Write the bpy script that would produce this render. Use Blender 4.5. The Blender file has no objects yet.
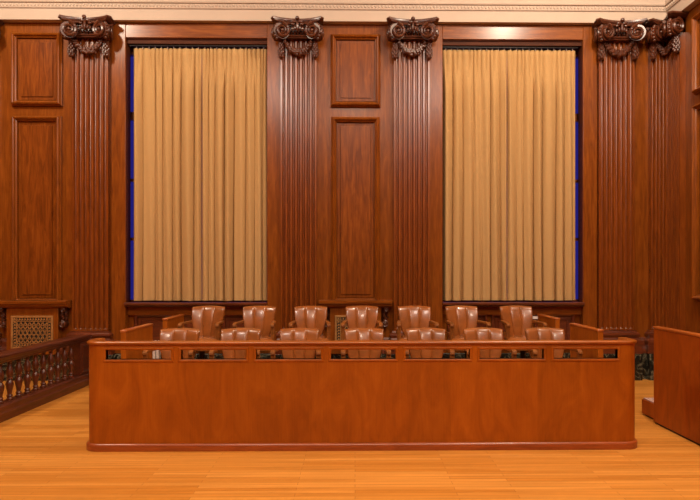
import bpy, math, random
from math import sin, cos, pi, sqrt, radians
random.seed(7)
S = bpy.context.scene
COL = S.collection
YW, XW = 8.82, 4.66          # face of the window wall, face of the right-hand wall
ZE = 5.212                   # top of the panelling / underside of the cream entablature
CX = 0.08                    # middle of the jury box

# ------------------------------------------------------------------ materials
def nd(nt, kind, **kw):
    n = nt.nodes.new(kind)
    for k, v in kw.items():
        setattr(n, k, v)
    return n

def base_mat(name):
    m = bpy.data.materials.new(name); m.use_nodes = True
    nt = m.node_tree
    return m, nt, nt.nodes['Principled BSDF']

def coords(nt, scale, rnd=True):
    tc = nd(nt, 'ShaderNodeTexCoord')
    mp = nd(nt, 'ShaderNodeMapping'); mp.inputs['Scale'].default_value = scale
    src = tc.outputs['Object']
    if rnd:
        oi = nd(nt, 'ShaderNodeObjectInfo')
        mu = nd(nt, 'ShaderNodeMath', operation='MULTIPLY'); mu.inputs[1].default_value = 37.0
        nt.links.new(oi.outputs['Random'], mu.inputs[0])
        ad = nd(nt, 'ShaderNodeVectorMath', operation='ADD')
        nt.links.new(src, ad.inputs[0]); nt.links.new(mu.outputs[0], ad.inputs[1])
        src = ad.outputs[0]
    nt.links.new(src, mp.inputs['Vector'])
    return mp.outputs['Vector'], tc

def ramp(nt, stops):
    r = nd(nt, 'ShaderNodeValToRGB')
    e = r.color_ramp.elements
    while len(e) < len(stops): e.new(0.5)
    for i, (p, c) in enumerate(stops):
        e[i].position = p; e[i].color = (*c, 1)
    return r

def wood(name, dark, mid, light, axis='z', rough=0.32, coat=0.25, veneer=0.0, bump=0.05, spec=0.5, streak=12, fine=0.5):
    m, nt, b = base_mat(name)
    s = {'x': (1.6, streak, streak), 'y': (streak, 1.6, streak), 'z': (streak, streak, 1.6)}[axis]
    v, tc = coords(nt, s)
    n1 = nd(nt, 'ShaderNodeTexNoise'); n1.inputs['Scale'].default_value = 1.3
    n1.inputs['Detail'].default_value = 5; n1.inputs['Distortion'].default_value = 1.2
    n1.inputs['Roughness'].default_value = 0.6
    nt.links.new(v, n1.inputs['Vector'])
    s2 = {'x': (3, 90, 90), 'y': (90, 3, 90), 'z': (90, 90, 3)}[axis]
    v2, _ = coords(nt, s2)
    n2 = nd(nt, 'ShaderNodeTexNoise'); n2.inputs['Scale'].default_value = 1.0
    n2.inputs['Detail'].default_value = 3
    nt.links.new(v2, n2.inputs['Vector'])
    mix = nd(nt, 'ShaderNodeMath', operation='MULTIPLY_ADD')
    mix.inputs[1].default_value = fine
    nt.links.new(n2.outputs['Fac'], mix.inputs[0])
    sub = nd(nt, 'ShaderNodeMath', operation='SUBTRACT'); sub.inputs[1].default_value = fine/2
    nt.links.new(n1.outputs['Fac'], sub.inputs[0]); nt.links.new(sub.outputs[0], mix.inputs[2])
    r = ramp(nt, [(0.30, dark), (0.52, mid), (0.74, light)])
    nt.links.new(mix.outputs[0], r.inputs['Fac'])
    colour = r.outputs['Color']
    if veneer:
        sx = nd(nt, 'ShaderNodeSeparateXYZ'); nt.links.new(tc.outputs['Object'], sx.inputs[0])
        su = nd(nt, 'ShaderNodeMath', operation='ADD')
        nt.links.new(sx.outputs['X'], su.inputs[0]); nt.links.new(sx.outputs['Y'], su.inputs[1])
        ml = nd(nt, 'ShaderNodeMath', operation='MULTIPLY'); ml.inputs[1].default_value = 2.6
        nt.links.new(su.outputs[0], ml.inputs[0])
        fl = nd(nt, 'ShaderNodeMath', operation='FLOOR'); nt.links.new(ml.outputs[0], fl.inputs[0])
        wn = nd(nt, 'ShaderNodeTexWhiteNoise', noise_dimensions='1D'); nt.links.new(fl.outputs[0], wn.inputs['W'])
        mr = nd(nt, 'ShaderNodeMapRange'); mr.inputs['To Min'].default_value = 1 - veneer; mr.inputs['To Max'].default_value = 1 + veneer
        nt.links.new(wn.outputs['Value'], mr.inputs['Value'])
        vm = nd(nt, 'ShaderNodeVectorMath', operation='SCALE')
        nt.links.new(colour, vm.inputs[0]); nt.links.new(mr.outputs[0], vm.inputs['Scale'])
        colour = vm.outputs[0]
    nt.links.new(colour, b.inputs['Base Color'])
    b.inputs['Roughness'].default_value = rough
    b.inputs['Coat Weight'].default_value = coat; b.inputs['Coat Roughness'].default_value = 0.22
    b.inputs['Specular IOR Level'].default_value = spec
    bp = nd(nt, 'ShaderNodeBump'); bp.inputs['Strength'].default_value = bump; bp.inputs['Distance'].default_value = 0.01
    nt.links.new(n2.outputs['Fac'], bp.inputs['Height']); nt.links.new(bp.outputs[0], b.inputs['Normal'])
    return m

def plain(name, col, rough=0.5, metal=0.0, noise=0.0, nscale=20, bump=0.0, coat=0.0):
    m, nt, b = base_mat(name)
    b.inputs['Roughness'].default_value = rough; b.inputs['Metallic'].default_value = metal
    b.inputs['Coat Weight'].default_value = coat
    v, _ = coords(nt, (1, 1, 1))
    n = nd(nt, 'ShaderNodeTexNoise'); n.inputs['Scale'].default_value = nscale; n.inputs['Detail'].default_value = 4
    nt.links.new(v, n.inputs['Vector'])
    r = ramp(nt, [(0.3, tuple(c * (1 - noise) for c in col)), (0.7, tuple(min(1, c * (1 + noise)) for c in col))])
    nt.links.new(n.outputs['Fac'], r.inputs['Fac']); nt.links.new(r.outputs['Color'], b.inputs['Base Color'])
    if bump:
        bp = nd(nt, 'ShaderNodeBump'); bp.inputs['Strength'].default_value = bump; bp.inputs['Distance'].default_value = 0.01
        nt.links.new(n.outputs['Fac'], bp.inputs['Height']); nt.links.new(bp.outputs[0], b.inputs['Normal'])
    return m

WALLD, WALLM, WALLL = (0.135, 0.033, 0.0035), (0.195, 0.050, 0.005), (0.265, 0.074, 0.008)
M_wall = wood('mahogany_wall', WALLD, WALLM, WALLL, 'z', 0.30, 0.26, spec=0.15)
M_wallx = wood('mahogany_rail', WALLD, WALLM, WALLL, 'x', 0.30, 0.26, spec=0.15)
M_wally = wood('mahogany_rail_side', WALLD, WALLM, WALLL, 'y', 0.30, 0.26, spec=0.15)
M_field = wood('oak_panel', (0.105, 0.024, 0.0025), (0.175, 0.043, 0.0045), (0.26, 0.071, 0.008), 'z', 0.32, 0.06, bump=0.06, spec=0.18)
M_shaft = wood('mahogany_shaft', (0.13, 0.029, 0.003), (0.18, 0.041, 0.0045), (0.235, 0.058, 0.0065), 'z', 0.24, 0.5, bump=0.01)
M_carved = wood('dark_carved_wood', (0.046, 0.011, 0.004), (0.075, 0.018, 0.006), (0.11, 0.029, 0.010), 'z', 0.36, 0.2)
M_darkx = wood('dark_moulding_wood', (0.07, 0.014, 0.005), (0.115, 0.024, 0.007), (0.16, 0.036, 0.01), 'x', 0.3, 0.3)
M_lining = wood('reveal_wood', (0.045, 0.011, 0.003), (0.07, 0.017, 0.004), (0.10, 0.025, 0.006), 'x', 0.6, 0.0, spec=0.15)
M_rail = wood('dark_railing_wood', (0.05, 0.010, 0.0035), (0.085, 0.017, 0.005), (0.125, 0.027, 0.008), 'y', 0.36, 0.2)
M_jury = wood('jury_veneer', (0.275, 0.066, 0.003), (0.34, 0.086, 0.004), (0.41, 0.112, 0.006), 'z', 0.4, 0.05, veneer=0.08, spec=0.3, streak=4.5, fine=0.3)
M_juryx = wood('jury_cap', (0.24, 0.058, 0.004), (0.30, 0.076, 0.005), (0.37, 0.10, 0.008), 'x', 0.3, 0.3)
M_juryy = wood('jury_side_cap', (0.30, 0.07, 0.009), (0.40, 0.10, 0.012), (0.50, 0.13, 0.017), 'y', 0.3, 0.3)
M_base = wood('jury_base', (0.22, 0.045, 0.008), (0.30, 0.063, 0.011), (0.37, 0.085, 0.015), 'x', 0.3, 0.3)
M_part = wood('partition_veneer', (0.225, 0.044, 0.003), (0.31, 0.064, 0.004), (0.40, 0.09, 0.006), 'z', 0.4, 0.05, veneer=0.08, spec=0.3, streak=4.5, fine=0.3)
M_chairwood = wood('chair_wood', (0.15, 0.045, 0.007), (0.21, 0.066, 0.010), (0.28, 0.092, 0.015), 'y', 0.5, 0.0, spec=0.25)
M_leather = plain('tan_leather', (0.25, 0.076, 0.016), 0.25, 0, 0.2, 9, 0.05, 0.2)
M_cream = plain('cream_plaster', (0.45, 0.355, 0.28), 0.7, 0, 0.03, 3)
M_brass = plain('brass', (0.46, 0.25, 0.085), 0.42, 0.5, 0.2, 14)
M_black = plain('black_void', (0.006, 0.005, 0.005), 0.7)
M_iron = plain('dark_iron', (0.03, 0.026, 0.022), 0.4, 0.6)
M_white = plain('white_enamel', (0.75, 0.70, 0.66), 0.4)
M_hook = plain('hook_plastic', (0.36, 0.25, 0.22), 0.5)
M_carpet = plain('speckled_carpet', (0.50, 0.34, 0.31), 0.95, 0, 0.55, 160, 0.4)

def curtain_mat():
    m, nt, b = base_mat('tan_curtain_cloth')
    v, _ = coords(nt, (220, 220, 220), False)
    n = nd(nt, 'ShaderNodeTexNoise'); n.inputs['Scale'].default_value = 1.0
    nt.links.new(v, n.inputs['Vector'])
    r = ramp(nt, [(0.3, (0.40, 0.243, 0.098)), (0.7, (0.51, 0.318, 0.132))])
    nt.links.new(n.outputs['Fac'], r.inputs['Fac']); nt.links.new(r.outputs['Color'], b.inputs['Base Color'])
    b.inputs['Roughness'].default_value = 0.85; 
    b.inputs['Specular IOR Level'].default_value = 0.2
    return m
M_curtain = curtain_mat()

def floor_mat():
    m, nt, b = base_mat('oak_strip_floor')
    tc = nd(nt, 'ShaderNodeTexCoord')
    br = nd(nt, 'ShaderNodeTexBrick'); br.offset = 0.37; br.offset_frequency = 2
    br.inputs['Scale'].default_value = 1.0
    br.inputs['Brick Width'].default_value = 1.15; br.inputs['Row Height'].default_value = 0.057
    br.inputs['Mortar Size'].default_value = 0.0016; br.inputs['Mortar Smooth'].default_value = 0.3
    br.inputs['Color1'].default_value = (0.50, 0.190, 0.024, 1)
    br.inputs['Color2'].default_value = (0.64, 0.280, 0.052, 1)
    br.inputs['Mortar'].default_value = (0.27, 0.09, 0.012, 1)
    nt.links.new(tc.outputs['Object'], br.inputs['Vector'])
    mp = nd(nt, 'ShaderNodeMapping'); mp.inputs['Scale'].default_value = (1.2, 40, 1)
    nt.links.new(tc.outputs['Object'], mp.inputs['Vector'])
    n = nd(nt, 'ShaderNodeTexNoise'); n.inputs['Scale'].default_value = 1; n.inputs['Detail'].default_value = 5
    nt.links.new(mp.outputs[0], n.inputs['Vector'])
    mr = nd(nt, 'ShaderNodeMapRange'); mr.inputs['From Min'].default_value = 0.3; mr.inputs['From Max'].default_value = 0.7
    mr.inputs['To Min'].default_value = 0.80; mr.inputs['To Max'].default_value = 1.1
    nt.links.new(n.outputs['Fac'], mr.inputs['Value'])
    vm = nd(nt, 'ShaderNodeVectorMath', operation='SCALE')
    nt.links.new(br.outputs['Color'], vm.inputs[0]); nt.links.new(mr.outputs[0], vm.inputs['Scale'])
    nt.links.new(vm.outputs[0], b.inputs['Base Color'])
    b.inputs['Roughness'].default_value = 0.42
    b.inputs['Specular IOR Level'].default_value = 0.3
    return m
M_floor = floor_mat()

def marble_mat():
    m, nt, b = base_mat('black_marble')
    v, _ = coords(nt, (1, 1, 1))
    n = nd(nt, 'ShaderNodeTexNoise'); n.inputs['Scale'].default_value = 5; n.inputs['Detail'].default_value = 8
    n.inputs['Distortion'].default_value = 1.5
    nt.links.new(v, n.inputs['Vector'])
    sb = nd(nt, 'ShaderNodeMath', operation='SUBTRACT'); sb.inputs[1].default_value = 0.5
    ab = nd(nt, 'ShaderNodeMath', operation='ABSOLUTE')
    nt.links.new(n.outputs['Fac'], sb.inputs[0]); nt.links.new(sb.outputs[0], ab.inputs[0])
    r = ramp(nt, [(0.0, (0.22, 0.20, 0.14)), (0.012, (0.07, 0.066, 0.04)), (0.06, (0.012, 0.012, 0.009))])
    nt.links.new(ab.outputs[0], r.inputs['Fac']); nt.links.new(r.outputs['Color'], b.inputs['Base Color'])
    b.inputs['Roughness'].default_value = 0.25
    return m
M_marble = marble_mat()

def glass_mat():
    m, nt, b = base_mat('window_glass')
    nt.nodes.remove(b)
    out = [n for n in nt.nodes if n.type == 'OUTPUT_MATERIAL'][0]
    t = nd(nt, 'ShaderNodeBsdfTransparent'); t.inputs['Color'].default_value = (0.95, 0.95, 0.97, 1)
    g = nd(nt, 'ShaderNodeBsdfGlossy'); g.inputs['Roughness'].default_value = 0.03
    mx = nd(nt, 'ShaderNodeMixShader'); mx.inputs[0].default_value = 0.05
    nt.links.new(t.outputs[0], mx.inputs[1]); nt.links.new(g.outputs[0], mx.inputs[2])
    nt.links.new(mx.outputs[0], out.inputs['Surface'])
    return m
M_glass = glass_mat()

# ------------------------------------------------------------------ mesh builder
class MB:
    def __init__(s): s.v = []; s.f = []
    def add(s, vs, fs):
        o = len(s.v); s.v += [tuple(p) for p in vs]; s.f += [tuple(i + o for i in f) for f in fs]; return s
    def box(s, x0, x1, y0, y1, z0, z1):
        return s.add([(x0,y0,z0),(x1,y0,z0),(x1,y1,z0),(x0,y1,z0),(x0,y0,z1),(x1,y0,z1),(x1,y1,z1),(x0,y1,z1)],
                     [(3,2,1,0),(4,5,6,7),(0,1,5,4),(1,2,6,5),(2,3,7,6),(3,0,4,7)])
    def rings(s, rs, close_u=True, caps=True):
        n = len(rs[0]); vs = [p for r in rs for p in r]; fs = []
        for i in range(len(rs) - 1):
            for j in range(n if close_u else n - 1):
                k = (j + 1) % n
                fs.append((i*n + j, i*n + k, (i+1)*n + k, (i+1)*n + j))
        if caps:
            fs.append(tuple(range(n - 1, -1, -1))); fs.append(tuple((len(rs)-1)*n + j for j in range(n)))
        return s.add(vs, fs)
    def prism(s, poly, axis, a, b):
        if axis == 'z': g = lambda p, t: (p[0], p[1], t)
        elif axis == 'y': g = lambda p, t: (p[0], t, p[1])
        else: g = lambda p, t: (t, p[0], p[1])
        return s.rings([[g(p, a) for p in poly], [g(p, b) for p in poly]])
    def lathe(s, prof, cx=0, cy=0, cz=0, n=16):
        return s.rings([[(cx + r*cos(2*pi*i/n), cy + r*sin(2*pi*i/n), cz + z) for i in range(n)] for r, z in prof])
    def tube(s, path, rad, n=8, flat=1.0):
        rs = []
        P = path
        for i, p in enumerate(P):
            a = P[max(i-1, 0)]; b = P[min(i+1, len(P)-1)]
            t = [b[k]-a[k] for k in range(3)]; L = sqrt(sum(q*q for q in t)) or 1; t = [q/L for q in t]
            up = (0,0,1) if abs(t[2]) < 0.9 else (0,1,0)
            u = (t[1]*up[2]-t[2]*up[1], t[2]*up[0]-t[0]*up[2], t[0]*up[1]-t[1]*up[0])
            L = sqrt(sum(q*q for q in u)); u = [q/L for q in u]
            w = (u[1]*t[2]-u[2]*t[1], u[2]*t[0]-u[0]*t[2], u[0]*t[1]-u[1]*t[0])
            r = rad[i] if isinstance(rad, (list, tuple)) else rad
            rs.append([tuple(p[k] + r*cos(2*pi*j/n)*u[k] + r*flat*sin(2*pi*j/n)*w[k] for k in range(3)) for j in range(n)])
        return s.rings(rs)
    def ball(s, c, r, n=8, m=6):
        if not isinstance(r, tuple): r = (r, r, r)
        rs = []
        for i in range(m + 1):
            a = -pi/2 + pi*i/m; q = max(cos(a), 0.02)
            rs.append([(c[0]+r[0]*q*cos(2*pi*j/n), c[1]+r[1]*q*sin(2*pi*j/n), c[2]+r[2]*sin(a)) for j in range(n)])
        return s.rings(rs)
    def disc(s, c, nrm, r0, thick, n=24, r1=None):
        """solid disc with its front face centred on c and facing the horizontal direction nrm"""
        L = sqrt(nrm[0]**2 + nrm[1]**2); nx, ny = nrm[0]/L, nrm[1]/L; tx, ty = -ny, nx
        r1 = r1 or r0; rs = []
        for d, r in ((thick, r1), (0, r0)):
            rs.append([(c[0]-nx*d+tx*r*cos(2*pi*i/n), c[1]-ny*d+ty*r*cos(2*pi*i/n), c[2]+r*sin(2*pi*i/n)) for i in range(n)])
        return s.rings(rs)
    def spiral(s, c, nrm, R, r_in, turns, hand, t0, t1, start=pi/2, seg=30):
        L = sqrt(nrm[0]**2 + nrm[1]**2); nx, ny = nrm[0]/L, nrm[1]/L; tx, ty = -ny, nx
        N = int(seg*turns); P = []; rad = []
        for i in range(N + 1):
            f = i/N; a = start + hand*2*pi*turns*f; r = R + (r_in - R)*(f**0.8)
            P.append((c[0]+tx*r*cos(a)+nx*0.004, c[1]+ty*r*cos(a)+ny*0.004, c[2]+r*sin(a))); rad.append(t0+(t1-t0)*f)
        return s.tube(P, rad, 6)
    def frame(s, x0, x1, z0, z1, prof, fill=True):
        """mitred rectangular moulding in the plane of a wall; prof = (inset, y)"""
        rs = [[(x0+i, y, z0+i), (x1-i, y, z0+i), (x1-i, y, z1-i), (x0+i, y, z1-i)] for i, y in prof]
        n = 4; o = len(s.v)
        s.rings(rs, True, False)
        if fill: s.f.append(tuple(o + (len(rs)-1)*4 + j for j in range(4)))
        return s
    def swapxy(s):
        s.v = [(y, x, z) for x, y, z in s.v]; s.f = [tuple(reversed(f)) for f in s.f]; return s
    def copyof(s, o):
        return s.add(o.v, o.f)
    def build(s, name, mat, parent=None, smooth=35, bevel=0.0, loc=None, bseg=2):
        me = bpy.data.meshes.new(name); me.from_pydata(s.v, [], s.f); me.validate(); me.update()
        import bmesh
        bm = bmesh.new(); bm.from_mesh(me); bmesh.ops.recalc_face_normals(bm, faces=bm.faces); bm.to_mesh(me); bm.free()
        if smooth:
            me.polygons.foreach_set('use_smooth', [True]*len(me.polygons)); me.set_sharp_from_angle(angle=radians(smooth))
        me.materials.append(mat)
        o = bpy.data.objects.new(name, me); COL.objects.link(o)
        if parent: o.parent = parent
        if loc: o.location = loc
        if bevel:
            b = o.modifiers.new('bevel', 'BEVEL'); b.width = bevel; b.segments = bseg; b.limit_method = 'ANGLE'; b.angle_limit = radians(40)
        return o

def thing(name, label, cat, loc=(0,0,0), rz=0, group=None):
    o = bpy.data.objects.new(name, None); COL.objects.link(o)
    o.location = loc; o.rotation_euler = (0, 0, rz); o.empty_display_size = 0.1
    o['label'] = label; o['category'] = cat
    if group: o['group'] = group
    return o
def tag(o, label, cat, group=None):
    o['label'] = label; o['category'] = cat
    if group: o['group'] = group
    return o
def struct(o): o['kind'] = 'structure'; return o
def copy_tree(o, parent=None):
    c = o.copy(); COL.objects.link(c)
    if parent: c.parent = parent
    for ch in [k for k in KIDS.get(o.name, [])] or list(o.children): copy_tree(ch, c)
    return c
KIDS = {}
def dup(o, label, loc, rz=0):
    c = copy_tree(o); c.location = loc; c.rotation_euler = (0, 0, rz); c['label'] = label
    return c

# ------------------------------------------------------------------ room shell
OPEN = ((-3.345, -1.286), (1.286, 3.36))      # window openings
ZS, ZH = 1.06, 4.995                            # below the sills / top of the openings
XL, YB, ZC = -9.3, -4.0, 7.6
struct(MB().box(XL, XW + 0.3, YB - 0.3, YW + 0.5, -0.2, 0).build('floor', M_floor))
w = MB()
w.box(XL, OPEN[0][0], YW, 8.98, 0, ZE); w.box(OPEN[0][1], OPEN[1][0], YW, 8.98, 0, ZE); w.box(OPEN[1][1], XW + 0.3, YW, 8.98, 0, ZE)
NI = 0.12
w.box(XL, OPEN[0][0] - NI, 8.98, 9.2, 0, ZE); w.box(OPEN[0][1] + NI, OPEN[1][0] - NI, 8.98, 9.2, 0, ZE); w.box(OPEN[1][1] + NI, XW + 0.3, 8.98, 9.2, 0, ZE)
for a, b in OPEN:
    w.box(a, b, YW + 0.10, 8.98, 0, ZS); w.box(a, b, YW, 8.98, ZH, ZE); w.box(a - NI, b + NI, 8.98, 9.2, 0, ZS); w.box(a - NI, b + NI, 8.98, 9.2, ZH, ZE)
struct(w.build('wall_back', M_wall))
struct(MB().box(XW, XW + 0.3, YB, YW, 0, ZE).build('wall_right', M_wall))
struct(MB().box(XW, XW + 0.3, YB, 9.2, ZE, ZC).build('wall_right_upper', M_cream))
struct(MB().box(XL, XW, YW, 9.2, ZE, ZC).build('wall_back_upper', M_cream))
struct(MB().box(XL - 0.3, XL, YB, 9.2, 0, ZC).build('wall_left', M_wall))
struct(MB().box(XL - 0.3, XW + 0.3, YB - 0.3, YB, 0, ZC).build('wall_front', M_wallx))
struct(MB().box(XL - 0.3, XW + 0.3, YB - 0.3, 9.2, ZC, ZC + 0.2).build('ceiling', M_cream))

# cream entablature running round the top of the room, mitred in the corner
prof = [(0, ZE), (0.115, ZE), (0.115, 5.372), (0.132, 5.376), (0.138, 5.392), (0.128, 5.398), (0.128, 5.447), (0.15, 5.452), (0.156, 5.468),
        (0.146, 5.476), (0.15, 5.56), (0.18, 5.64), (0.19, 5.66), (0.19, 5.72), (0, 5.74)]
ent = MB().rings([[(XL, YW-o, z) for o, z in prof], [(XW-o, YW-o, z) for o, z in prof], [(XW-o, YB, z) for o, z in prof]], False, False)
ent = struct(ent.build('trim_1', M_cream, smooth=25))
bd = MB()
x = -5.7
while x < XW - 0.16:
    bd.ball((x, YW - 0.128, 5.422), (0.019, 0.016, 0.022), 6, 4); x += 0.05
y = YW - 0.16
while y > 6.4:
    bd.ball((XW - 0.128, y, 5.422), (0.016, 0.019, 0.022), 6, 4); y -= 0.05
bd.build('bead_moulding', M_cream, ent)

# black marble skirting
mb = MB().box(XL, XW - 0.08, YW - 0.08, YW, 0, 0.385)
struct(mb.build('baseboard_back', M_marble, bevel=0.006))
struct(MB().box(XW - 0.08, XW, YB, YW - 0.08, 0, 0.385).build('baseboard_right', M_marble, bevel=0.006))
cr = [(0, 0.385), (-0.085, 0.385), (-0.085, 0.44), (-0.07, 0.47), (-0.055, 0.50), (-0.055, 0.56), (-0.03, 0.585), (-0.02, 0.61), (0, 0.61)]
tr = MB()
for a, b in ((XL, OPEN[0][0] - 0.22), (OPEN[0][1] + 0.22, OPEN[1][0] - 0.22), (OPEN[1][1] + 0.22, XW - 0.09)):
    tr.prism([(YW + y, z) for y, z in cr], 'x', a, b)
struct(tr.build('trim_2', M_darkx, smooth=30))
struct(MB().prism([(XW + y, z) for y, z in cr], 'y', YB, YW - 0.09).build('trim_3', M_darkx, smooth=30))

# ------------------------------------------------------------------ windows
for wi, (a, b) in enumerate(OPEN):
    s = -1 if wi == 0 else 1                # outer side of the window
    win = bpy.data.objects.new('window_%d' % (wi + 1), None); COL.objects.link(win); win.location = ((a+b)/2, YW, 0); struct(win)
    h = (b - a)/2
    c = MB()                               # casing: two stiles and a head
    for q in (-1, 1):
        x0, x1 = sorted((q*h, q*(h + 0.205))); c.box(x0, x1, -0.03, 0.0, 0.385, ZE - 0.002)
    c.build('casing', M_wall, win, bevel=0.006)
    MB().box(-h, h, -0.026, 0.0, ZH, ZE - 0.002).build('head', M_wallx, win, bevel=0.006)
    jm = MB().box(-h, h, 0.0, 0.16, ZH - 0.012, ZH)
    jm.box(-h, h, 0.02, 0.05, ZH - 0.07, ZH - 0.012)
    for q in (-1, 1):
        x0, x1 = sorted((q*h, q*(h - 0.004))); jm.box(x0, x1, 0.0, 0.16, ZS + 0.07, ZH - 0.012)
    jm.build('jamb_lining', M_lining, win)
    fr = MB(); g = h + 0.118
    for q in (-1, 1):
        x0, x1 = sorted((q*g, q*(g - 0.055))); fr.box(x0, x1, 0.23, 0.31, ZS + 0.005, ZH - 0.005)
    fr.box(-g, g, 0.23, 0.31, ZH - 0.16, ZH - 0.005); fr.box(-g, g, 0.23, 0.31, ZS + 0.005, ZS + 0.10)
    for z in (2.07, 2.955): fr.box(-g, g, 0.24, 0.30, z - 0.022, z + 0.022)
    fr.box(-g, g, 0.24, 0.30, 3.86, 3.98)
    for x in (-h/3, h/3): fr.box(x - 0.03, x + 0.03, 0.24, 0.30, ZS + 0.07, ZH - 0.1)
    fr.build('window_frame', M_darkx, win)
    MB().box(-g + 0.03, g - 0.03, 0.268, 0.274, ZS + 0.07, ZH - 0.05).build('window_pane', M_glass, win)
    sill = MB().prism([(0.159, ZS), (-0.02, ZS), (-0.055, ZS + 0.012), (-0.07, ZS + 0.03), (-0.09, ZS + 0.035), (-0.095, ZS + 0.06), (-0.085, ZS + 0.07), (0.159, ZS + 0.07)], 'x', -h - 0.0, h + (0.0))
    sill.build('window_sill', M_darkx, win, smooth=30)
    MB().box(-h, h, 0.04, 0.10, 0.94, ZS).build('apron_rail', M_wallx, win, bevel=0.004)
    # panels under the sill; the darker wood paints in the shade behind the chairs
    for k in range(3):
        ap = MB()
        x0 = -h + 0.06 + k*(2*h - 0.12)/3; x1 = x0 + (2*h - 0.12)/3
        ap.frame(x0 + 0.03, x1 - 0.03, 0.44, 0.96, [(0, 0.10), (0, 0.065), (0.02, 0.05), (0.04, 0.06), (0.05, 0.09), (0.10, 0.095), (0.12, 0.075)])
        ap.build('apron_panel', M_darkx, win, smooth=30)

# ------------------------------------------------------------------ curtains
def curtain(x0, x1, seed, label):
    rnd = random.Random(seed)
    W = x1 - x0; z0, z1 = 1.152, 4.872
    root = thing('curtain', label, 'curtain', ((x0+x1)/2, YW + 0.085, 0))
    nx, nz = 220, 44
    n_fold = 6.6 + rnd.random()*0.5; n_top = 2*n_fold
    ph = rnd.random()*2; ph2 = rnd.random()*6
    def off(t, h):                          # t across 0..1, h 0 bottom .. 1 top
        tw = t + 0.022*sin(9*t + ph2) + 0.012*sin(23*t + 2*ph2) + 0.01*(1-h)*sin(5*t + 3*h + ph2)
        f = abs(sin(pi*(tw*n_fold + ph)))**0.85
        g = abs(sin(pi*(tw*n_top + ph)))**0.8
        k = min(1, max(0, (h - 0.80)/0.19)); k = k*k*(3-2*k)
        am = 0.105*(0.75 + 0.3*sin(7*t + ph2) + 0.15*sin(16*t + ph))
        fine = 0.008*sin(2*pi*(tw*n_top*1.0 + 2*ph) + 3*h)
        e = min(1, min(t, 1-t)/0.03)
        return (-(1-k)*(am*f + fine) - k*(0.034*g + 0.012))*e - 0.02*(1-e) + 0.025
    def shift(t, h):                        # lobes swell sideways over the valleys
        tw = t + 0.022*sin(9*t + ph2) + 0.012*sin(23*t + 2*ph2) + 0.01*(1-h)*sin(5*t + 3*h + ph2)
        k = min(1, max(0, (h - 0.80)/0.19)); k = k*k*(3-2*k)
        return -(0.012*(1-k) + 0.004*k)*sin(2*pi*(tw*n_fold + ph))*min(1, min(t, 1-t)/0.08)
    pts = []
    for i in range(nz + 1):
        h = i/nz; z = z0 + (z1 - z0)*h
        pts.append([(-W/2 + W*j/nx + shift(j/nx, h), off(j/nx, h), z + (0.006*sin(17*j/nx + ph2) if i == 0 else 0)) for j in range(nx + 1)])
    g = MB().rings(pts, False, False)
    o = g.build('cloth', M_curtain, root, smooth=0)
    o.data.polygons.foreach_set('use_smooth', [True]*len(o.data.polygons))
    sm = o.modifiers.new('cloth', 'SOLIDIFY'); sm.thickness = 0.004; sm.offset = 0
    h0 = None
    for k in range(11):
        x = -W/2 + W*(k + 0.5)/11
        if h0 is None: h0 = MB().box(-0.0035, 0.0035, -0.014, -0.006, -0.006, 0.026).build('curtain_hook', M_hook, root, smooth=0, loc=(x, 0, z1))
        else:
            hk = h0.copy(); COL.objects.link(hk); hk.location = (x, 0, z1)
    hem = []
    for i in range(3):
        h = i*0.012 + 0.001
        hem.append([(-W/2 + W*j/nx + shift(j/nx, h), off(j/nx, h) - 0.004, z0 + (z1-z0)*h) for j in range(nx + 1)])
    ho = MB().rings(hem, False, False).build('hem', M_curtain, root, smooth=0)
    sm = ho.modifiers.new('cloth', 'SOLIDIFY'); sm.thickness = 0.003; sm.offset = 0
    return root
def track(x0, x1, label):
    t = MB().box(x0, x1, -0.02, 0.02, 0, 0.03).build('curtain_track', M_iron, None, bevel=0.004, loc=(0, YW + 0.075, 4.902))
    tag(t, label, 'curtain track')
curtain(-3.265, -2.267, 3, 'tan pleated curtain covering the left half of the left window')
curtain(-2.261, -1.305, 5, 'tan pleated curtain covering the right half of the left window')
curtain(1.305, 2.261, 8, 'tan pleated curtain covering the left half of the right window')
curtain(2.267, 3.285, 12, 'tan pleated curtain covering the right half of the right window')
track(-3.32, -1.30, 'dark curtain track under the head of the left window')
track(1.30, 3.32, 'dark curtain track under the head of the right window')

# ------------------------------------------------------------------ wall panels
PROF = [(0, 0.0), (0, -0.022), (0.012, -0.030), (0.020, -0.048), (0.036, -0.056), (0.050, -0.050), (0.058, -0.034), (0.066, -0.030), (0.076, -0.026), (0.079, -0.001), (0.092, -0.001)]
PROF = [(i, y*1.6) for i, y in PROF]
def panel(loc, w, z0, z1, label, rz=0, inner=0.135):
    root = thing('wood_panel', label, 'wall panel', loc, rz)
    m = MB().frame(-w/2, w/2, z0, z1, PROF, False)
    m.v = [(x, y, max(z, 1.168)) for x, y, z in m.v]        # the lower frames stand on the shelf
    m.build('frame_moulding', M_wall, root, smooth=28)
    f = MB().frame(-w/2 + 0.09, w/2 - 0.09, z0 + 0.09, z1 - 0.09, [(0, 0), (0, -0.014), (inner - 0.09, -0.012), (inner - 0.086, -0.026)])
    f.v = [(x, y, max(z, 1.168)) for x, y, z in f.v]
    f.build('raised_field', M_field, root, smooth=20)
    return root
PC = 4.647
for px, nm in ((0.008, 'between the two windows'), (-PC + 0.02, 'beside the left window')):
    panel((px, YW, 0), 0.73, 3.99, 5.055, 'small framed wood panel high on the wall ' + nm)
    panel((px, YW, 0), 0.71, 1.11, 3.845, 'tall narrow wood panel on the wall ' + nm)
panel((XW, 7.72, 0), 0.80, 3.99, 5.055, 'upper wood panel on the right-hand wall at the photo edge', -pi/2)
panel((XW, 7.72, 0), 0.80, 1.19, 3.845, 'lower wood panel on the right-hand wall at the photo edge', -pi/2)

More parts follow.
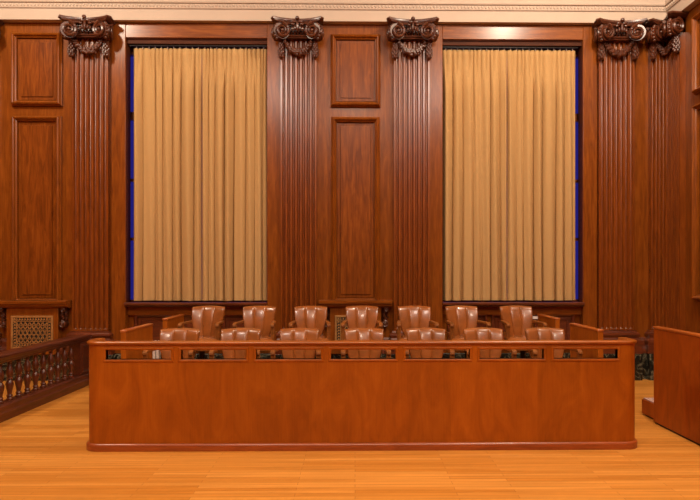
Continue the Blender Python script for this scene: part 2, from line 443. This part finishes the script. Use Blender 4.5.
# ------------------------------------------------------------------ shelves with grilles
def bracket():
    m = MB()
    P = []
    for i in range(40):                     # S shaped console: small curl above, large curl below
        f = i/39
        P.append((0.012 + 0.026*sin(2*pi*f*0.95), 0, 0.30 - 0.26*f))
    m.tube([(x, -0.05, z) for x, y, z in P], 0.017, 8, 2.4)
    m.disc((0.0, -0.115, 0.075), (0, -1), 0.05, 0.115, 18); m.spiral((0.0, -0.115, 0.075), (0, -1), 0.05, 0.012, 1.8, -1, 0.011, 0.007)
    m.ball((0.0, -0.118, 0.075), 0.015)
    m.disc((0.022, -0.13, 0.285), (0, -1), 0.034, 0.13, 14); m.spiral((0.022, -0.13, 0.285), (0, -1), 0.034, 0.01, 1.5, 1, 0.009, 0.006)
    m.box(-0.03, 0.03, -0.03, 0.0, 0.03, 0.31)
    for k in range(5): m.ball((0.0 + 0.012*sin(k*1.7), -0.09, 0.13 + 0.028*k), (0.022, 0.03, 0.02), 8, 5)
    return m
def radiator_cover(px, label):
    root = thing('radiator_cover', label, 'radiator cover', (px, YW, 0))
    sh = MB().prism([(0, 1.06), (-0.135, 1.06), (-0.15, 1.075), (-0.175, 1.085), (-0.185, 1.115), (-0.205, 1.12), (-0.21, 1.155), (-0.20, 1.165), (0, 1.165)], 'x', -0.53, 0.53)
    sh.build('shelf', M_wallx, root, smooth=30)
    bo = MB().box(-0.37, 0.37, -0.115, 0.0, 0.386, 1.06)
    bo.build('panel', M_wall, root, bevel=0.004)
    gx, g0, g1 = 0.30, 0.47, 0.945
    gr = MB().frame(-gx, gx, g0, g1, [(0, -0.115), (0, -0.128), (0.006, -0.134), (0.024, -0.134), (0.03, -0.126), (0.03, -0.117)], False).build('grille', M_brass, root, smooth=30)
    MB().box(-gx + 0.028, gx - 0.028, -0.1175, -0.1165, g0 + 0.028, g1 - 0.028).build('backing', M_black, gr, smooth=0)
    la = MB()
    X0, X1, Z0, Z1 = -gx + 0.028, gx - 0.028, g0 + 0.028, g1 - 0.028
    def bar(p, q, wd):
        dx, dz = q[0]-p[0], q[1]-p[1]; L = sqrt(dx*dx + dz*dz)
        if L < 0.01: return
        ux, uz = -dz/L*wd, dx/L*wd
        la.prism([(p[0]+ux, p[1]+uz), (q[0]+ux, q[1]+uz), (q[0]-ux, q[1]-uz), (p[0]-ux, p[1]-uz)], 'y', -0.128, -0.1175)
    bx, bz = 0.052, 0.05
    for (xa, xb, za, zb, st) in ((X0+bx, X1-bx, Z0+bz, Z1-bz, 0.062),):
        for sgn in (1, -1):
            k = -30
            while k < 40:
                c = k*st
                # line x - X0 = c + sgn*0.75*(z - Z0)
                pts = []
                for i in range(61):
                    z = za + (zb - za)*i/60; x = xa + c + sgn*0.62*(z - za)
                    if xa <= x <= xb: pts.append((x, z))
                if len(pts) > 1: bar(pts[0], pts[-1], 0.0062)
                k += 1
        n = 5
        for i in range(1, n): 
            z = za + (zb - za)*i/n; bar((xa, z), (xb, z), 0.004)
    for z in (Z0 + bz, Z1 - bz): bar((X0, z), (X1, z), 0.006)
    for x in (X0 + bx, X1 - bx): bar((x, Z0), (x, Z1), 0.006)
    n = 14
    for i in range(n):
        x = X0 + (X1 - X0)*(i + 0.5)/n
        for z in (Z0 + bz/2, Z1 - bz/2): la.ball((x, -0.123, z), (0.012, 0.006, 0.012), 8, 4)
        bar((x - 0.018, Z0), (x, Z0 + bz), 0.003); bar((x - 0.018, Z1 - bz), (x, Z1), 0.003)
    n = 10
    for i in range(n):
        z = Z0 + (Z1 - Z0)*(i + 0.5)/n
        for x in (X0 + bx/2, X1 - bx/2): la.ball((x, -0.123, z), (0.012, 0.006, 0.012), 8, 4)
        bar((X0, z - 0.018), (X0 + bx, z), 0.003); bar((X1 - bx, z - 0.018), (X1, z), 0.003)
    la.build('lattice', M_brass, gr, smooth=30)
    for q in (-1, 1):
        b = bracket(); b.v = [(q*(x) + q*0.425, y, z + 0.745) for x, y, z in b.v]
        b.build('bracket', M_carved, root)
    return root
radiator_cover(0.008, 'wooden wall shelf with brass grille below, behind the jury chairs between the windows')
radiator_cover(-PC, 'wooden wall shelf with brass grille below, behind the balustrade at left')

# ------------------------------------------------------------------ pilasters
def flute_rows(x0, x1, y_face, n, margin, zb, zt, depth=0.036, back=0.0):
    """a pilaster shaft face with n rounded flutes, as rings going up"""
    pitch = (x1 - x0 - 2*margin)/n; seg = 8; fil = pitch*0.17
    prof = [(x0, back, 0), (x0, y_face, 0)]
    for k in range(n):
        a = x0 + margin + k*pitch + fil; b = a + pitch - 2*fil
        for i in range(seg + 1):
            u = i/seg; prof.append((a + (b-a)*u, y_face, sqrt(max(0, 1-(2*u-1)**2))))
    prof += [(x1, y_face, 0), (x1, back, 0)]
    zs = [(zb, 0), (zb + 0.015, 0)]
    for i in range(6):
        q = i/5; zs.append((zb + 0.016 + 0.03*q, sqrt(1-(1-q)**2)))
    zs += [(zt, 1)]
    return [[(x, y + depth*d*k, z) for x, y, d in prof] for z, k in zs]

BASEP = [(0.075, 0.386), (0.075, 0.50), (0.07, 0.505), (0.078, 0.52), (0.082, 0.545), (0.078, 0.575), (0.064, 0.588), (0.05, 0.595), (0.042, 0.612), (0.044, 0.632), (0.052, 0.64), (0.058, 0.655), (0.054, 0.678), (0.04, 0.690), (0.028, 0.694), (0.022, 0.715), (0.0, 0.72)]

def volute(q, zc=-0.195, R=0.118, fx=0.212, fy=-0.275):
    """corner scroll; q = -1 left, +1 right; z relative to the top of the capital"""
    m = MB()
    n1 = (-q*0.38, -0.925)
    c1 = (q*fx, fy, zc)
    m.disc((c1[0] - n1[0]*0.022, c1[1] - n1[1]*0.022, zc), n1, R*0.96, 0.12, 28, R*0.80)
    m.spiral(c1, n1, R - 0.012, 0.036, 1.6, q, 0.025, 0.014)
    m.ball((c1[0] + n1[0]*0.004, c1[1] + n1[1]*0.004, zc), 0.027, 10, 8)
    n2 = (q*0.93, 0.36)
    c2 = (q*(fx + 0.120), fy + 0.125, zc)
    m.disc((c2[0] - n2[0]*0.022, c2[1] - n2[1]*0.022, zc), n2, R*0.96, 0.11, 28, R*0.80)
    m.spiral(c2, n2, R - 0.012, 0.036, 1.6, -q, 0.025, 0.014)
    m.ball((c2[0] + n2[0]*0.004, c2[1] + n2[1]*0.004, zc), 0.027, 10, 8)
    kx, ky = q*(fx + 0.105), fy + 0.01      # leaf covered rim where the two scrolls meet
    for i in range(6):
        a = -1.1 + 2.2*i/5
        m.ball((kx - q*0.06*(1-cos(a)), ky + 0.06*(1-cos(a)), zc + R*0.95*sin(a)), (0.030, 0.030, 0.026), 10, 6)
    return m

def bumpy(path, rad, rnd, dens=2):
    m = MB().tube(path, [r*0.8 for r in rad], 8)
    for p, r in zip(path, rad):
        for k in range(dens):
            a = rnd.uniform(0, 2*pi)
            m.ball((p[0] + rnd.uniform(-.4, .4)*r, p[1] - abs(sin(a))*r*0.8, p[2] + cos(a)*r*0.75), r*rnd.uniform(0.36, 0.55), 7, 5)
    return m

def drop(x, y, rnd, z0=-0.285, z1=-0.545):
    m = MB(); H = z0 - z1
    m.lathe([(0.012, z0 + 0.02), (0.030, z0 - 0.02), (0.026, z0 - 0.10), (0.034, z0 - 0.13), (0.042, z0 - 0.18), (0.034, z0 - 0.235), (0.012, z1)], x, y, 0, 10)
    for i in range(8):
        z = z0 - 0.02 - (H - 0.05)*i/7; r = 0.026 + 0.016*max(0, sin(pi*(i-2)/5.5))
        for k in range(5):
            a = 2*pi*(k + 0.5*(i % 2))/5
            m.ball((x + r*cos(a), y + r*sin(a), z), (0.016, 0.016, 0.024), 6, 5)
    return m

def abacus(outline, drop_z=0.0):
    m = MB()
    def sc(k): return [(x*k, y*k) for x, y in outline]
    rs = []
    for k, z in ((0.86, -0.062), (0.90, -0.052), (0.945, -0.042), (0.95, -0.036), (1.0, -0.031), (1.012, -0.016), (1.0, -0.001)):
        rs.append([(x, y, z) for x, y in sc(k)])
    return m.rings(rs)

def pilaster(px, label):
    rnd = random.Random(int(px*100))
    root = thing('pilaster', label, 'pilaster', (px, YW - 0.0015, 0), 0, None)
    hw, yf = 0.26, -0.085
    MB().rings(flute_rows(-hw, hw, yf, 7, 0.012, 0.722, ZE - 0.03)).build('shaft', M_shaft, root, smooth=50)
    rs = [[(-hw-o, 0, z), (-hw-o, yf-o, z), (hw+o, yf-o, z), (hw+o, 0, z)] for o, z in BASEP]
    MB().rings(rs).build('base', M_darkx, root, smooth=28)
    MB().box(-hw-0.08, hw+0.08, yf-0.08, 0, 0, 0.386).build('plinth', M_marble, root, bevel=0.005)
    cap = bpy.data.objects.new('capital', None); COL.objects.link(cap); cap.parent = root; cap.location = (0, 0, ZE - 0.003)
    # concave abacus with jutting horns
    N = 12; out = [(-0.34, 0), (-0.375, -0.25), (-0.335, -0.30)]
    for i in range(1, N): 
        t = -1 + 2*i/N; out.append((0.335*t, -0.205 - 0.09*t*t))
    out += [(0.335, -0.30), (0.375, -0.25), (0.34, 0)]
    abacus(out).build('abacus', M_carved, cap, smooth=30)
    for q in (-1, 1): volute(q).build('volute', M_carved, cap, smooth=50)
    e = MB().box(-0.24, 0.24, -0.14, 0, -0.262, -0.06)
    P = [(0.17*t, -0.165, -0.232) for t in [-1 + i/10 for i in range(21)]]
    e.tube(P, 0.016, 8); e.tube([(x, y + 0.01, z - 0.026) for x, y, z in P], 0.010, 8)
    e.tube([(x*1.15, y - 0.05, z + 0.155) for x, y, z in P], 0.016, 8)
    for i in range(5): e.ball((-0.09 + 0.045*i, -0.17, -0.19), (0.019, 0.03, 0.03), 8, 6)
    e.build('echinus', M_carved, cap, smooth=40)
    r = MB().ball((0, -0.25, -0.125), (0.022, 0.03, 0.075), 8, 6).ball((0, -0.27, -0.02), (0.032, 0.03, 0.03), 8, 6)
    for q in (-1, 1):
        r.ball((q*0.04, -0.245, -0.06), (0.036, 0.026, 0.028), 8, 6); r.ball((q*0.062, -0.235, -0.095), (0.028, 0.024, 0.022), 8, 6)
        r.ball((q*0.034, -0.24, -0.15), (0.018, 0.024, 0.04), 8, 6); r.ball((q*0.07, -0.23, -0.16), (0.02, 0.024, 0.03), 8, 6)
    r.build('flower', M_carved, cap)
    P = []; R = []
    for i in range(25):
        t = -1 + i/12; P.append((0.195*t, -0.135, -0.465 + 0.155*t*t)); R.append(0.034 + 0.018*(1-t*t))
    bumpy(P, R, rnd, 4).build('garland', M_carved, cap)
    for q in (-1, 1): drop(q*0.247, -0.125, rnd).build('husk_drop', M_carved, cap)
    return root
PX = 3.835
pilaster(-0.822, 'fluted wooden pilaster to the right of the left window, behind the third back-row chair')
pilaster(0.828, 'fluted wooden pilaster to the left of the right window')
pilaster(-PX, 'fluted wooden pilaster between the left window and the brass grille at left')
pilaster(PX, 'fluted wooden pilaster to the right of the right window')
pilaster(-5.455, 'wooden pilaster cut off by the left photo edge, only its carved capital showing')

# folded pilaster in the corner: one half on either wall
def both(f):
    """the same piece for the half on the window wall (long LB) and, mirrored, for the half on the right wall (LR)"""
    return f(LB), f(LR).swapxy()
root = thing('corner_pilaster', 'fluted wooden pilaster folded into the corner right of the right window', 'pilaster', (XW - 0.0015, YW - 0.0015, 0))
yf, LB, LR = -0.085, 0.32, 0.43
for m in both(lambda L: MB().rings(flute_rows(-L, yf, yf, round(L/0.078), 0.010, 0.722, ZE - 0.03))): m.build('shaft', M_shaft, root, smooth=50)
for m in both(lambda L: MB().rings([[(-L-o, 0, z), (-L-o, yf-o, z), (yf-o, yf-o, z), (0, 0, z)] for o, z in BASEP])): m.build('base', M_darkx, root, smooth=28)
for m in both(lambda L: MB().prism([(-L-.06, 0), (-L-.06, yf-.08), (yf-.08, yf-.08), (0, 0)], 'z', 0, 0.386)): m.build('plinth', M_marble, root)
cap = bpy.data.objects.new('capital', None); COL.objects.link(cap); cap.parent = root; cap.location = (0, 0, ZE - 0.003)
out = [(-LB-0.08, 0), (-LB-0.115, -0.25), (-LB-0.075, -0.30), (-0.32, -0.26), (-0.27, -0.24), (-0.24, -0.23), (-0.22, -0.22), (-0.22, -0.25), (-0.23, -0.30), (-0.25, -0.40), (-0.30, -LR-0.075), (-0.25, -LR-0.115), (0, -LR-0.08), (0, 0)]
abacus(out).build('abacus', M_carved, cap, smooth=30)
def cv(L):
    v = volute(-1); v.v = [(x - (L - 0.26), y, z) for x, y, z in v.v]; return v
for m in both(cv): m.build('volute', M_carved, cap, smooth=50)
e = MB().prism([(-LB, 0), (-LB, -0.14), (-0.14, -0.14), (-0.14, -LR), (0, -LR), (0, 0)], 'z', -0.26, -0.06)
for i in range(5):
    e.ball((-0.28 + 0.045*i, -0.17, -0.19), (0.019, 0.03, 0.032), 8, 6); e.ball((-0.17, -0.32 + 0.045*i, -0.19), (0.03, 0.019, 0.032), 8, 6)
e.build('echinus', M_carved, cap)
rnd = random.Random(4); P = []; R = []
for i in range(25):
    t = -1 + i/12
    P.append((-0.14 - 0.14*max(0, -t)**1.3, -0.14 - 0.24*max(0, t)**1.3, -0.43 + 0.13*t*t)); R.append(0.030 + 0.022*(1-t*t))
bumpy(P, R, rnd, 4).build('garland', M_carved, cap)
for m in both(lambda L: drop(-L + 0.01, -0.125, rnd)): m.build('husk_drop', M_carved, cap)

# ------------------------------------------------------------------ jury box
HX0, HX1 = -2.382 - CX, 2.536 - CX
YF, RC, YR = 5.305, 0.13, 5.60
root = thing('jury_box', 'long low wooden jury box front with rounded ends and a row of slots', 'jury box', (CX, YF, 0))
def upath(off, ybk=YR - YF):
    """plan of the U shaped front, offset outward by off; from the left return to the right return"""
    x0, x1, y0, r = HX0 - off, HX1 + off, -off, RC + off
    P = [(x0, ybk)]
    for i in range(13):
        a = pi + pi/2*i/12; P.append((x0 + r + r*cos(a), y0 + r + r*sin(a)))
    for i in range(13):
        a = 1.5*pi + pi/2*i/12; P.append((x1 - r + r*cos(a), y0 + r + r*sin(a)))
    P.append((x1, ybk)); return P
def usweep(prof):
    return MB().rings([[(x, y, z) for (x, y), (o, z) in zip(ps, prof)] for ps in zip(*[upath(o) for o, z in prof])])
OPX = [-2.190 - CX + 0.6593*i for i in range(7)]; OW = 0.57; OZ0, OZ1 = 0.805, 0.889
T = 0.05; ZT = 0.936
p = MB()
# lower sheet with rounded ends, upper strip, and the uprights between the slots
def slab(z0, z1):
    return usweep([(0, z0), (0, z1), (-T, z1), (-T, z0)])
p.copyof(slab(0.05, OZ0)); p.copyof(slab(OZ1, ZT))
xs = [HX0 + RC] + [q for o in OPX for q in (o, o + OW)] + [HX1 - RC]
for k in range(0, len(xs), 2): p.box(xs[k], xs[k+1], 0, T, OZ0, OZ1)
for q in (0, 1):                            # rounded ends beside the slots
    A, B = upath(0), upath(-T); n = len(A)//2
    a, b = (A[:n], B[:n]) if q == 0 else (A[n:], B[n:])
    p.prism(a + b[::-1], 'z', OZ0, OZ1)
p.build('front_panel', M_jury, root, smooth=35)
for o in OPX:
    MB().frame(o - 0.022, o + OW + 0.022, OZ0 - 0.022, OZ1 + 0.022, [(0, 0.0), (0, -0.005), (0.005, -0.009), (0.013, -0.008), (0.02, -0.002), (0.022, 0.0), (0.022, T)], False).build('slot_moulding', M_jury, root, smooth=40)
usweep([(0.012, ZT), (0.018, 0.941), (0.02, 0.949), (0.016, 0.958), (0.006, 0.963), (-T - 0.01, 0.963), (-T - 0.016, 0.955), (-T - 0.016, ZT)]).build('top_rail', M_juryx, root, smooth=40)
usweep([(0.022, 0.0), (0.024, 0.045), (0.02, 0.058), (0.008, 0.066), (-T, 0.066), (-T, 0.0)]).build('base_moulding', M_base, root, smooth=40)

# two platforms inside the box
root = thing('jury_platform', 'low wooden platform under the front row of jury chairs', 'platform', (CX, 5.61, 0))
MB().box(-2.34, 2.36, 0, 1.125, 0, 0.11).build('riser', M_part, root)
MB().box(-2.34, 2.36, -0.01, 1.125, 0.11, 0.13).build('deck', M_juryx, root, bevel=0.006)
root = thing('jury_platform', 'higher wooden platform under the back row of jury chairs', 'platform', (CX, 6.74, 0))
MB().box(-2.44, 2.44, 0.01, 1.68, 0, 0.28).build('riser', M_part, root)
MB().box(-2.44, 2.44, 0, 1.69, 0.28, 0.30).build('deck', M_juryx, root, bevel=0.006)

def wing(xc, y0, y1, z, label):
    root = thing('side_panel', label, 'side panel', (xc, y0, 0))
    MB().box(-0.028, 0.028, 0.006, y1 - y0 - 0.006, 0, z - 0.025).build('panel', M_jury, root, bevel=0.003)
    MB().box(-0.036, 0.036, 0, y1 - y0, z - 0.025, z).build('top_cap', M_juryy, root, bevel=0.007)
wing(-2.428, 6.32, 7.16, 0.965, 'low wooden side panel at the left end of the front chair row')
wing(2.605, 6.32, 7.16, 0.965, 'low wooden side panel at the right end of the front chair row')
wing(-2.418, 7.66, 8.42, 0.985, 'low wooden side panel at the left end of the back chair row')
wing(2.60, 7.66, 8.42, 0.985, 'low wooden side panel at the right end of the back chair row')

# ------------------------------------------------------------------ chairs
def make_chair(label, loc):
    root = thing('jury_chair', label, 'chair', loc)
    # seat cushion
    def sring(k, z):
        P = []
        for i in range(28):
            a = 2*pi*i/28; c, s_ = cos(a), sin(a)
            x = 0.235*k*math.copysign(abs(c)**0.45, c); y = 0.225*k*math.copysign(abs(s_)**0.45, s_)
            P.append((x*(1 - 0.10*(y/0.225)), y - 0.02, z))
        return P
    MB().rings([sring(0.94, 0.385), sring(1.0, 0.40), sring(1.01, 0.43), sring(0.97, 0.455), sring(0.85, 0.472), sring(0.5, 0.482)]).build('seat', M_leather, root, smooth=60)
    MB().rings([sring(0.90, 0.33), sring(0.95, 0.335), sring(0.95, 0.384)]).build('seat_frame', M_chairwood, root, smooth=40)
    # barrel back with three upholstered channels
    def bk(u, v, side):
        hw = 0.128 + 0.080*(1 - (1 - v)**2.6)
        zt = 0.842 - 0.012*u*u
        z = 0.455 + (zt - 0.455)*v
        y = 0.205 + 0.055*v + 0.050*v**3 - 0.055*u*u*(0.5 + 0.5*v)
        t = (u + 1)*1.5; fr = t - min(2, int(t)); bulge = (max(0, 1 - (2*fr - 1)**2))**0.4
        edge = min(1, (1 - v)/0.06) ** 0.5 if v > 0.94 else 1
        eb = min(1, v/0.06)**0.5 if v < 0.06 else 1
        if side == 0: y -= 0.004 + 0.017*bulge*edge*eb + 0.012*edge*(1 if abs(u) < 0.97 else 0.2)
        else: y += 0.036
        return (hw*u, y, z)
    us = []
    for k in range(3):
        for i in range(12): us.append(-1 + (k + i/12)*2/3)
    us.append(1.0)
    vs = [0, 0.02, 0.045, 0.08] + [0.08 + 0.86*i/10 for i in range(1, 10)] + [0.94, 0.965, 0.985, 1.0]
    front = MB().rings([[bk(u, v, 0) for u in us] for v in vs], False, False)
    # padded rim joins the front to the leather back
    n = len(us); rim = [(0, j) for j in range(n)] 
    o_ = [bk(u, 0, 0) for u in us]; 
    loop_f = [bk(u, 0, 0) for u in us] + [bk(1, v, 0) for v in vs[1:]] + [bk(u, 1, 0) for u in us[::-1][1:]] + [bk(-1, v, 0) for v in vs[::-1][1:-1]]
    loop_b = [bk(u, 0, 1) for u in us] + [bk(1, v, 1) for v in vs[1:]] + [bk(u, 1, 1) for u in us[::-1][1:]] + [bk(-1, v, 1) for v in vs[::-1][1:-1]]
    front.rings([loop_f, loop_b], True, False)
    front.copyof(MB().rings([[bk(u, v, 1) for u in us] for v in vs], False, False))
    front.build('backrest', M_leather, root, smooth=55)
    for q in (-1, 1):                       # wooden uprights behind the back
        br = MB().tube([(q*0.13, 0.13, 0.35), (q*0.14, 0.235, 0.47), (q*0.145, 0.30, 0.66)], 0.02, 8, 1.0)
        br.build('back_upright', M_chairwood, root)
    for q in (-1, 1):
        P = []
        pts = [(0.190, 0.235, 0.648), (0.203, 0.16, 0.648), (0.216, 0.05, 0.645), (0.226, -0.05, 0.644), (0.230, -0.10, 0.643), (0.231, -0.124, 0.640), (0.231, -0.130, 0.612)]
        a = MB()
        rs = []
        for i, (x, y, z) in enumerate(pts):
            w_ = 0.019 + 0.004*min(1, i/3); h_ = 0.015
            if i >= 5:
                rs.append([(q*(x-w_), y+h_*1.1, z-0.004), (q*(x+w_), y+h_*1.1, z-0.004), (q*(x+w_), y-h_*0.9, z), (q*(x-w_), y-h_*0.9, z)])
            else:
                rs.append([(q*(x-w_), y, z-h_), (q*(x+w_), y, z-h_), (q*(x+w_), y, z+h_), (q*(x-w_), y, z+h_)])
        a.rings(rs)
        arm = a.build('armrest', M_chairwood, root, smooth=50, bevel=0.006)
        ps = MB().rings([[(q*(x-0.022), y-0.022, z), (q*(x+0.022), y-0.022, z), (q*(x+0.022), y+0.022, z), (q*(x-0.022), y+0.022, z)] for x, y, z in ((0.226, -0.10, 0.34), (0.229, -0.10, 0.42), (0.230, -0.10, 0.52), (0.230, -0.105, 0.626))])
        ps.box(*sorted((q*0.19, q*0.235)), -0.115, -0.085, 0.34, 0.375)
        ps.box(*sorted((q*0.219, q*0.241)), -0.09, 0.20, 0.50, 0.53)
        ps.build('arm_post', M_chairwood, arm, smooth=40, bevel=0.005)
    MB().lathe([(0.10, 0.325), (0.10, 0.33), (0.05, 0.30), (0.032, 0.28), (0.032, 0.05), (0.05, 0.03), (0.15, 0.018), (0.16, 0.0)][::-1], n=20).build('pedestal', M_iron, root)
    return root
def X_at(u, Y):
    a = (u - 363.4)/600; th = radians(0.8)
    return Y*(a*cos(th) + sin(th))/(cos(th) - a*sin(th))
FR = [181, 241.5, 300, 364, 425.5, 482.5, 543.5]
BR = [209.6, 260, 311, 362, 414, 460.5, 514.8]
ORD = ['leftmost', 'second from the left', 'third from the left', 'middle', 'third from the right', 'second from the right', 'rightmost']
YFc, YBc = 6.17, 7.40
chair0 = None
for row, (us_, Yc, z, nm) in enumerate(((FR, YFc, 0.13, 'front'), (BR, YBc, 0.30, 'back'))):
    for i, u in enumerate(us_):
        x = X_at(u, Yc + 0.29)
        rz = radians([[-2, 1, -1, 2, -1, 1, 2], [-5, -2, 2, -1, 1, 7, 5]][row][i])
        lab = 'tan leather jury chair with wooden arms, %s in the %s row' % (ORD[i], nm)
        x += 0.29*sin(rz)
        if chair0 is None:
            chair0 = make_chair(lab, (x, Yc, z)); c = chair0; c.rotation_euler.z = rz
        else: c = dup(chair0, lab, (x, Yc, z), rz)
        c['group'] = 'jury chairs in the %s row' % nm

# ------------------------------------------------------------------ balustrade at left
Y0, Y1 = 5.75, 8.50
root = thing('balustrade', 'low dark wooden balustrade with turned balusters at the left', 'balustrade', (-3.80, Y0, 0))
Ln = Y1 - Y0
MB().prism([(-0.10, 0), (0.10, 0), (0.10, 0.085), (0.085, 0.10), (0.082, 0.15), (0.06, 0.17), (-0.06, 0.17), (-0.082, 0.15), (-0.085, 0.10), (-0.10, 0.085)], 'y', 0, Ln).build('base_rail', M_rail, root, smooth=30)
MB().prism([(-0.05, 0.605), (0.05, 0.605), (0.056, 0.63), (0.075, 0.64), (0.085, 0.665), (0.092, 0.67), (0.092, 0.69), (0.08, 0.702), (-0.08, 0.702), (-0.092, 0.69), (-0.092, 0.67), (-0.085, 0.665), (-0.075, 0.64), (-0.056, 0.63)], 'y', 0, Ln + 0.02).build('hand_rail', M_rail, root, smooth=30)
nw = MB().box(-0.075, 0.075, Ln - 0.30, Ln - 0.01, 0.17, 0.605)
nw.build('newel_post', M_rail, root, bevel=0.004)
fr = MB()
for s_ in (1,):
    f2 = MB().frame(-0.115, 0.115, 0.20, 0.58, [(0, 0), (0, -0.006), (0.012, -0.012), (0.02, -0.002)], False)
    fr.add([(s_*(0.075 - y), Ln - 0.155 + x, z) for x, y, z in f2.v], f2.f)
fr.build('newel_moulding', M_rail, root)
bp_ = [(0.042, 0.17), (0.042, 0.185), (0.034, 0.19), (0.030, 0.20), (0.038, 0.212), (0.036, 0.222), (0.026, 0.232), (0.030, 0.26), (0.042, 0.30), (0.050, 0.335), (0.048, 0.355), (0.034, 0.38), (0.026, 0.392), (0.036, 0.398), (0.038, 0.408), (0.028, 0.416), (0.038, 0.43), (0.046, 0.46), (0.046, 0.48), (0.038, 0.51), (0.026, 0.54), (0.021, 0.56), (0.030, 0.567), (0.030, 0.575), (0.024, 0.58), (0.034, 0.59), (0.036, 0.607)]
bp_ = [(r*0.84, z) for r, z in bp_]
b0 = None
for k in range(13):
    y = 8.079 - 0.178*k - Y0
    if y < 0.1: break
    if b0 is None: b0 = MB().lathe(bp_, 0, 0, 0, 16).build('baluster', M_rail, root, smooth=40, loc=(0, y, 0))
    else:
        b = b0.copy(); COL.objects.link(b); b.location = (0, y, 0)

# ------------------------------------------------------------------ partition and platform at right
root = thing('wooden_partition', 'tall plain wooden partition at the right edge beside the carpeted step', 'partition', (3.138, 3.6, 0))
Lp = 6.215 - 3.6
MB().box(-0.026, 0.026, 0.006, Lp - 0.004, 0.02, 0.985).build('panel', M_part, root, bevel=0.003)
MB().box(-0.036, 0.034, 0, Lp, 0.985, 1.012).build('top_cap', M_juryy, root, bevel=0.007)
MB().box(-0.016, 0.016, 0.02, Lp - 0.02, 0.0, 0.02).build('plinth', M_black, root)
root = thing('carpeted_platform', 'low wooden step topped with speckled pinkish carpet beside the right partition', 'platform', (3.17, 3.6, 0))
MB().box(0, 1.1, 0.0, 6.593 - 3.6, 0.018, 0.172).build('riser', M_part, root, bevel=0.004)
MB().box(0.012, 1.09, 0.01, 6.58 - 3.6, 0.172, 0.188).build('carpet', M_carpet, root, bevel=0.004)
MB().box(0.02, 1.08, 0.02, 6.56 - 3.6, 0, 0.018).build('plinth', M_black, root)

# small white radiator and socket under the windows
root = thing('radiator', 'small white ribbed radiator below the left window, seen past the side panels', 'radiator', (-2.875, 8.66, 0))
for k in range(3):
    f = MB().box(-0.02, 0.02, -0.05, 0.05, 0.06, 0.59); f.build('column', M_white, root, bevel=0.016, loc=((k - 1)*0.05, 0, 0))
MB().box(-0.06, 0.06, -0.012, 0.012, 0.12, 0.15).box(-0.06, 0.06, -0.012, 0.012, 0.50, 0.53).build('manifold', M_white, root)
for q in (-1, 1): MB().box(q*0.05 - 0.015, q*0.05 + 0.015, -0.04, 0.04, 0, 0.06).build('foot', M_white, root)
so = MB().box(-0.045, 0.045, -0.012, 0, -0.022, 0.022).build('wall_socket', M_white, None, bevel=0.003, loc=(X_at(535, 8.86), 8.86, 0.90))
tag(so, 'small white plate on the wall below the right window, beside the last back-row chair', 'wall socket')

# ------------------------------------------------------------------ light
def lamp(kind, loc, energy, col, size, rot=(0,0,0), size_y=None):
    d = bpy.data.lights.new('lamp', kind); d.energy = energy; d.color = col
    if kind == 'POINT': d.shadow_soft_size = size
    else:
        d.size = size
        if size_y: d.shape = 'RECTANGLE'; d.size_y = size_y
    o = bpy.data.objects.new('unseen_ceiling_light', d); COL.objects.link(o); o.location = loc; o.rotation_euler = rot
    return o
WARM, PALE = (1.0, 0.83, 0.64), (1.0, 0.88, 0.76)
for lx, ly, e, c, r in ((-4.9, 5.3, 660, WARM, 0.22), (3.1, 5.1, 700, WARM, 0.22), (-2.35, 0.6, 490, PALE, 0.55), (2.35, 0.6, 490, PALE, 0.55),
                        (0, -1.5, 420, WARM, 0.4)):  # last entry is an added fill from the front, no known fixture
    lamp('POINT', (lx, ly, 6.7), e, c, r)

wd = bpy.data.worlds.new('dusk_sky'); S.world = wd; wd.use_nodes = True
bg = wd.node_tree.nodes['Background']; bg.inputs['Color'].default_value = (0.06, 0.05, 0.60, 1); bg.inputs['Strength'].default_value = 0.32

# ------------------------------------------------------------------ camera
cd = bpy.data.cameras.new('camera'); cam = bpy.data.objects.new('camera', cd); COL.objects.link(cam)
cd.sensor_width = 36; cd.lens = 36*600/700; cd.clip_start = 0.05
cd.shift_x = -13.4/700; cd.shift_y = 22/700
cam.location = (0, 0, 1.575); cam.rotation_euler = (radians(90), 0, radians(-0.8))
S.camera = cam
S.view_settings.view_transform = 'Standard'; S.view_settings.look = 'None'
S.view_settings.exposure = -0.1; S.view_settings.gamma = 1.0
S.view_settings.use_curve_mapping = False
S.cycles.use_denoising = True
S.cycles.max_bounces = 8; S.cycles.diffuse_bounces = 5
